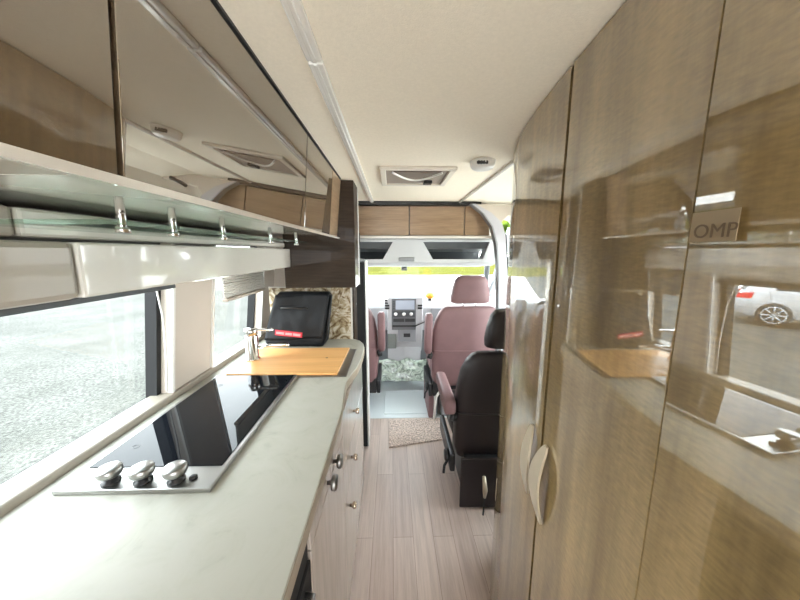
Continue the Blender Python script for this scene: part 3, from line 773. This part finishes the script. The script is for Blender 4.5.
on_console('floor_tunnel', -.17, .19, -.36, -.10, 'cab_grey', -.04, d=.3)
B().tube([(.12, -.165, .16), (.22, -.15, .20), (.30, -.05, .26), (.33, .0, .24)], .006, 8).build('cable', 'black', ds, True)
# passenger dash pockets
on_console('glovebox', .30, .85, .18, .32, 'cab_mid', -.03, d=.1)
# steering wheel
swl = empty('steering_wheel', (-.42, 3.02, .80), label='dark steering wheel before the driver seat, mostly hidden by the partition', cat='steering wheel')
pts = [(.19 * math.cos(a), .04 * math.sin(a) * 2, .17 * math.sin(a)) for a in [2 * PI * k / 32 for k in range(33)]]
B().tube(pts, .015, 10, False).build('rim', 'cab_dark', swl, True)
B().box(-.07, .07, -.015, .03, -.05, .05, .012).tube([(-.18, 0, 0), (.18, 0, 0)], .012, 8).build('hub', 'cab_dark', swl)
af = empty('air_freshener', (.405, 3.18, .955), label='small orange domed ornament on the dashboard right of the screen', cat='ornament')
B().lathe([(.02, 0), (.02, .02), (0, .02)], 16).build('base', 'black', af, True)
B().lathe([(.022, .021), (.045, .035), (.05, .06), (.035, .085), (0, .095)], 20).build('dome', 'orange', af, True)
# protective film on the footwell
fm = bmesh.new(); G = {}
NX, NY = 40, 22
for i in range(NX):
    for j in range(NY):
        x = -.17 + .62 * i / (NX - 1); t = j / (NY - 1); yy = 3.05 + .08 * t
        z = .10 + .21 * t + .028 * noise.noise(Vector((x * 9, t * 4, 1))) + .012 * noise.noise(Vector((x * 30, t * 14, 1)))
        G[i, j] = fm.verts.new((x, yy, z))
for i in range(NX - 1):
    for j in range(NY - 1): fm.faces.new((G[i, j], G[i + 1, j], G[i + 1, j + 1], G[i, j + 1]))
q = B(); q.merge(fm); fo = q.build('plastic_film', 'sheet', None, True); md = fo.modifiers.new('s', 'SOLIDIFY'); md.thickness = .002
tag(fo, 'crumpled greenish clear plastic film below the dashboard console', 'plastic film')
tag(B().box(-.08, .42, 2.56, 3.0, -.0035, .001, .001).build('floor_sheet', plain('pale_sheet', (.74, .79, .79), .25), None), 'smooth pale grey floor sheet on the cab floor between the front seats', 'floor sheet')

# ---------------------------------------------------------------- outside
GZ = -.60
struct('ground', B().box(-60, 60, -40, 140, GZ - .1, GZ), 'ground')
struct('added_bright_ground', B().box(-3.5, 30, 4.6, 27, GZ, GZ + .004).box(1.7, 30, -2, 4.6, GZ, GZ + .004).box(-1.5, 30, -30, -2, GZ, GZ + .004), 'bright_ground')  # front paints overexposed gravel; right and rear parts added to bounce light
tag(B().box(-30, 40, 27, 70, GZ, GZ + .03).build('grass', 'grass'), 'bright yellow-green grass strip beyond the pale yard', 'grass', kind='stuff')
def tree(x, y, h, r, label, sd):
    t = empty('tree', (x, y, GZ), label=label, cat='tree', group='trees seen through the cab windows')
    B().tube([(0, 0, 0), (.1, 0, h * .35), (0, .1, h * .7)], [.28, .2, .1], 8).build('trunk', 'bark', t, True)
    bb = B(); rnd = random.Random(sd)
    for k in range(1500):
        a = rnd.uniform(0, 2 * PI); u = rnd.uniform(-1, 1); q_ = r * rnd.uniform(.55, 1.0)
        c = Vector((q_ * math.sqrt(1 - u * u) * math.cos(a), q_ * math.sqrt(1 - u * u) * math.sin(a), h * .66 + u * h * .36))
        s = rnd.uniform(.18, .4); n1 = Vector([rnd.uniform(-1, 1) for _ in range(3)]).normalized(); n2 = n1.cross(Vector((.3, .5, .8))).normalized()
        vs = [bb.bm.verts.new(c + v * s) for v in (n1, n2, -n1, -n2)]; bb.bm.faces.new(vs)
    bb.build('crown', 'foliage', t)
for i, (x, y, h, r, lab) in enumerate(((5.0, 11.0, 7, 2.6, 'leafy bright green tree seen through the passenger side window'), (-12, 72, 12, 6, 'far tree beyond the grass, left of the windscreen centre'),
      (6, 76, 13, 6.5, 'far tree beyond the grass, behind the windscreen camera'), (24, 72, 12, 6, 'far tree beyond the grass, at the right of the windscreen'),
      (11, 19, 7, 2.8, 'second green tree further off beyond the passenger side window'))):
    tree(x, y, h, r, lab, i)

# silver car parked outside, mirrored in the wardrobe door
cr = empty('car', (-12.1, 6.1, GZ), math.radians(57), label='silver parked hatchback outside, mirrored in the wardrobe door', cat='car')
# local: tail towards +x, length along x
prof = [(1.95, .30), (2.02, .55), (2.0, .80), (1.86, 1.02), (1.45, 1.40), (.6, 1.47), (-.3, 1.42), (-1.0, 1.02), (-1.9, .85), (-2.12, .62), (-2.1, .32), (-1.75, .24), (1.65, .24)]
o = B().prism(prof, 'y', -.86, .86, .06).build('body', 'car_paint', cr, False); smooth_by_angle(o, 50)
for sy in (-1, 1):
    B().prism([(1.30, 1.02), (1.20, 1.30), (.62, 1.38), (.35, 1.38), (.35, 1.02)], 'y', sy * .855, sy * .868).build('side_window', 'car_glass', cr)
    B().prism([(.28, 1.02), (.28, 1.38), (-.25, 1.33), (-.80, 1.02)], 'y', sy * .855, sy * .868).build('side_window', 'car_glass', cr)
    B().prism([(1.70, .76), (2.0, .76), (1.97, .90), (1.66, .94)], 'y', sy * .66, sy * .872).build('tail_lamp', 'car_red', cr)
    for xx in (1.25, -1.35):
        B().lathe([(.24, -.11), (.33, -.10), (.34, 0), (.33, .10), (.24, .11)], 28, Matrix.Translation((xx, sy * .80, .34)) @ Matrix.Rotation(PI / 2, 4, 'X')).build('tyre', 'rubber', cr, True)
        wb = B(); wb.lathe([(.0, -.02), (.05, -.02), (.06, .0), (.0, .01)], 16, Matrix.Translation((xx, sy * .915, .34)) @ Matrix.Rotation(PI / 2, 4, 'X'))
        for k in range(8):
            a = k * PI / 4; wb.box(0, .01, 0, .01, 0, .01) if False else wb.tube([(xx + .04 * math.cos(a), sy * .915, .34 + .04 * math.sin(a)), (xx + .225 * math.cos(a), sy * .915, .34 + .225 * math.sin(a))], .018, 6)
        wb.tube([(xx + .225 * math.cos(a), sy * .915, .34 + .225 * math.sin(a)) for a in [2 * PI * k / 28 for k in range(29)]], .014, 6, False)
        wb.build('wheel_rim', 'car_paint', cr, True)
B().prism([(1.99, .99), (1.62, 1.36), (1.60, 1.34), (1.90, 1.04)], 'y', -.65, .65).build('rear_window', 'car_glass', cr)

# ---------------------------------------------------------------- world, light, camera
W = bpy.data.worlds.new('sky'); S.world = W; W.use_nodes = True
nt = W.node_tree; bgN = nt.nodes['Background']
tc = nt.nodes.new('ShaderNodeTexCoord'); sp_ = nt.nodes.new('ShaderNodeSeparateXYZ'); rp = nt.nodes.new('ShaderNodeValToRGB')
nt.links.new(tc.outputs['Generated'], sp_.inputs[0]); nt.links.new(sp_.outputs['Z'], rp.inputs['Fac'])
e = rp.color_ramp.elements
e[0].position = 0; e[0].color = (.95, .98, 1, 1); e[1].position = 1; e[1].color = (.80, .90, 1, 1)
nt.links.new(rp.outputs['Color'], bgN.inputs['Color']); bgN.inputs['Strength'].default_value = 8.0

cam = bpy.data.cameras.new('camera'); co = bpy.data.objects.new('camera', cam); C.objects.link(co)
cam.sensor_width = 36; cam.lens = 300 / 800 * 36; cam.clip_start = .02; cam.clip_end = 400
pt = math.atan(48 / 300); yw = math.atan(8 / 300 * math.cos(pt))
co.location = (0, 0, EYE); co.rotation_euler = (PI / 2 - pt, 0, -yw)
S.camera = co
S.view_settings.view_transform = 'Standard'; S.view_settings.look = 'None'; S.view_settings.gamma = 1; S.view_settings.exposure = .75
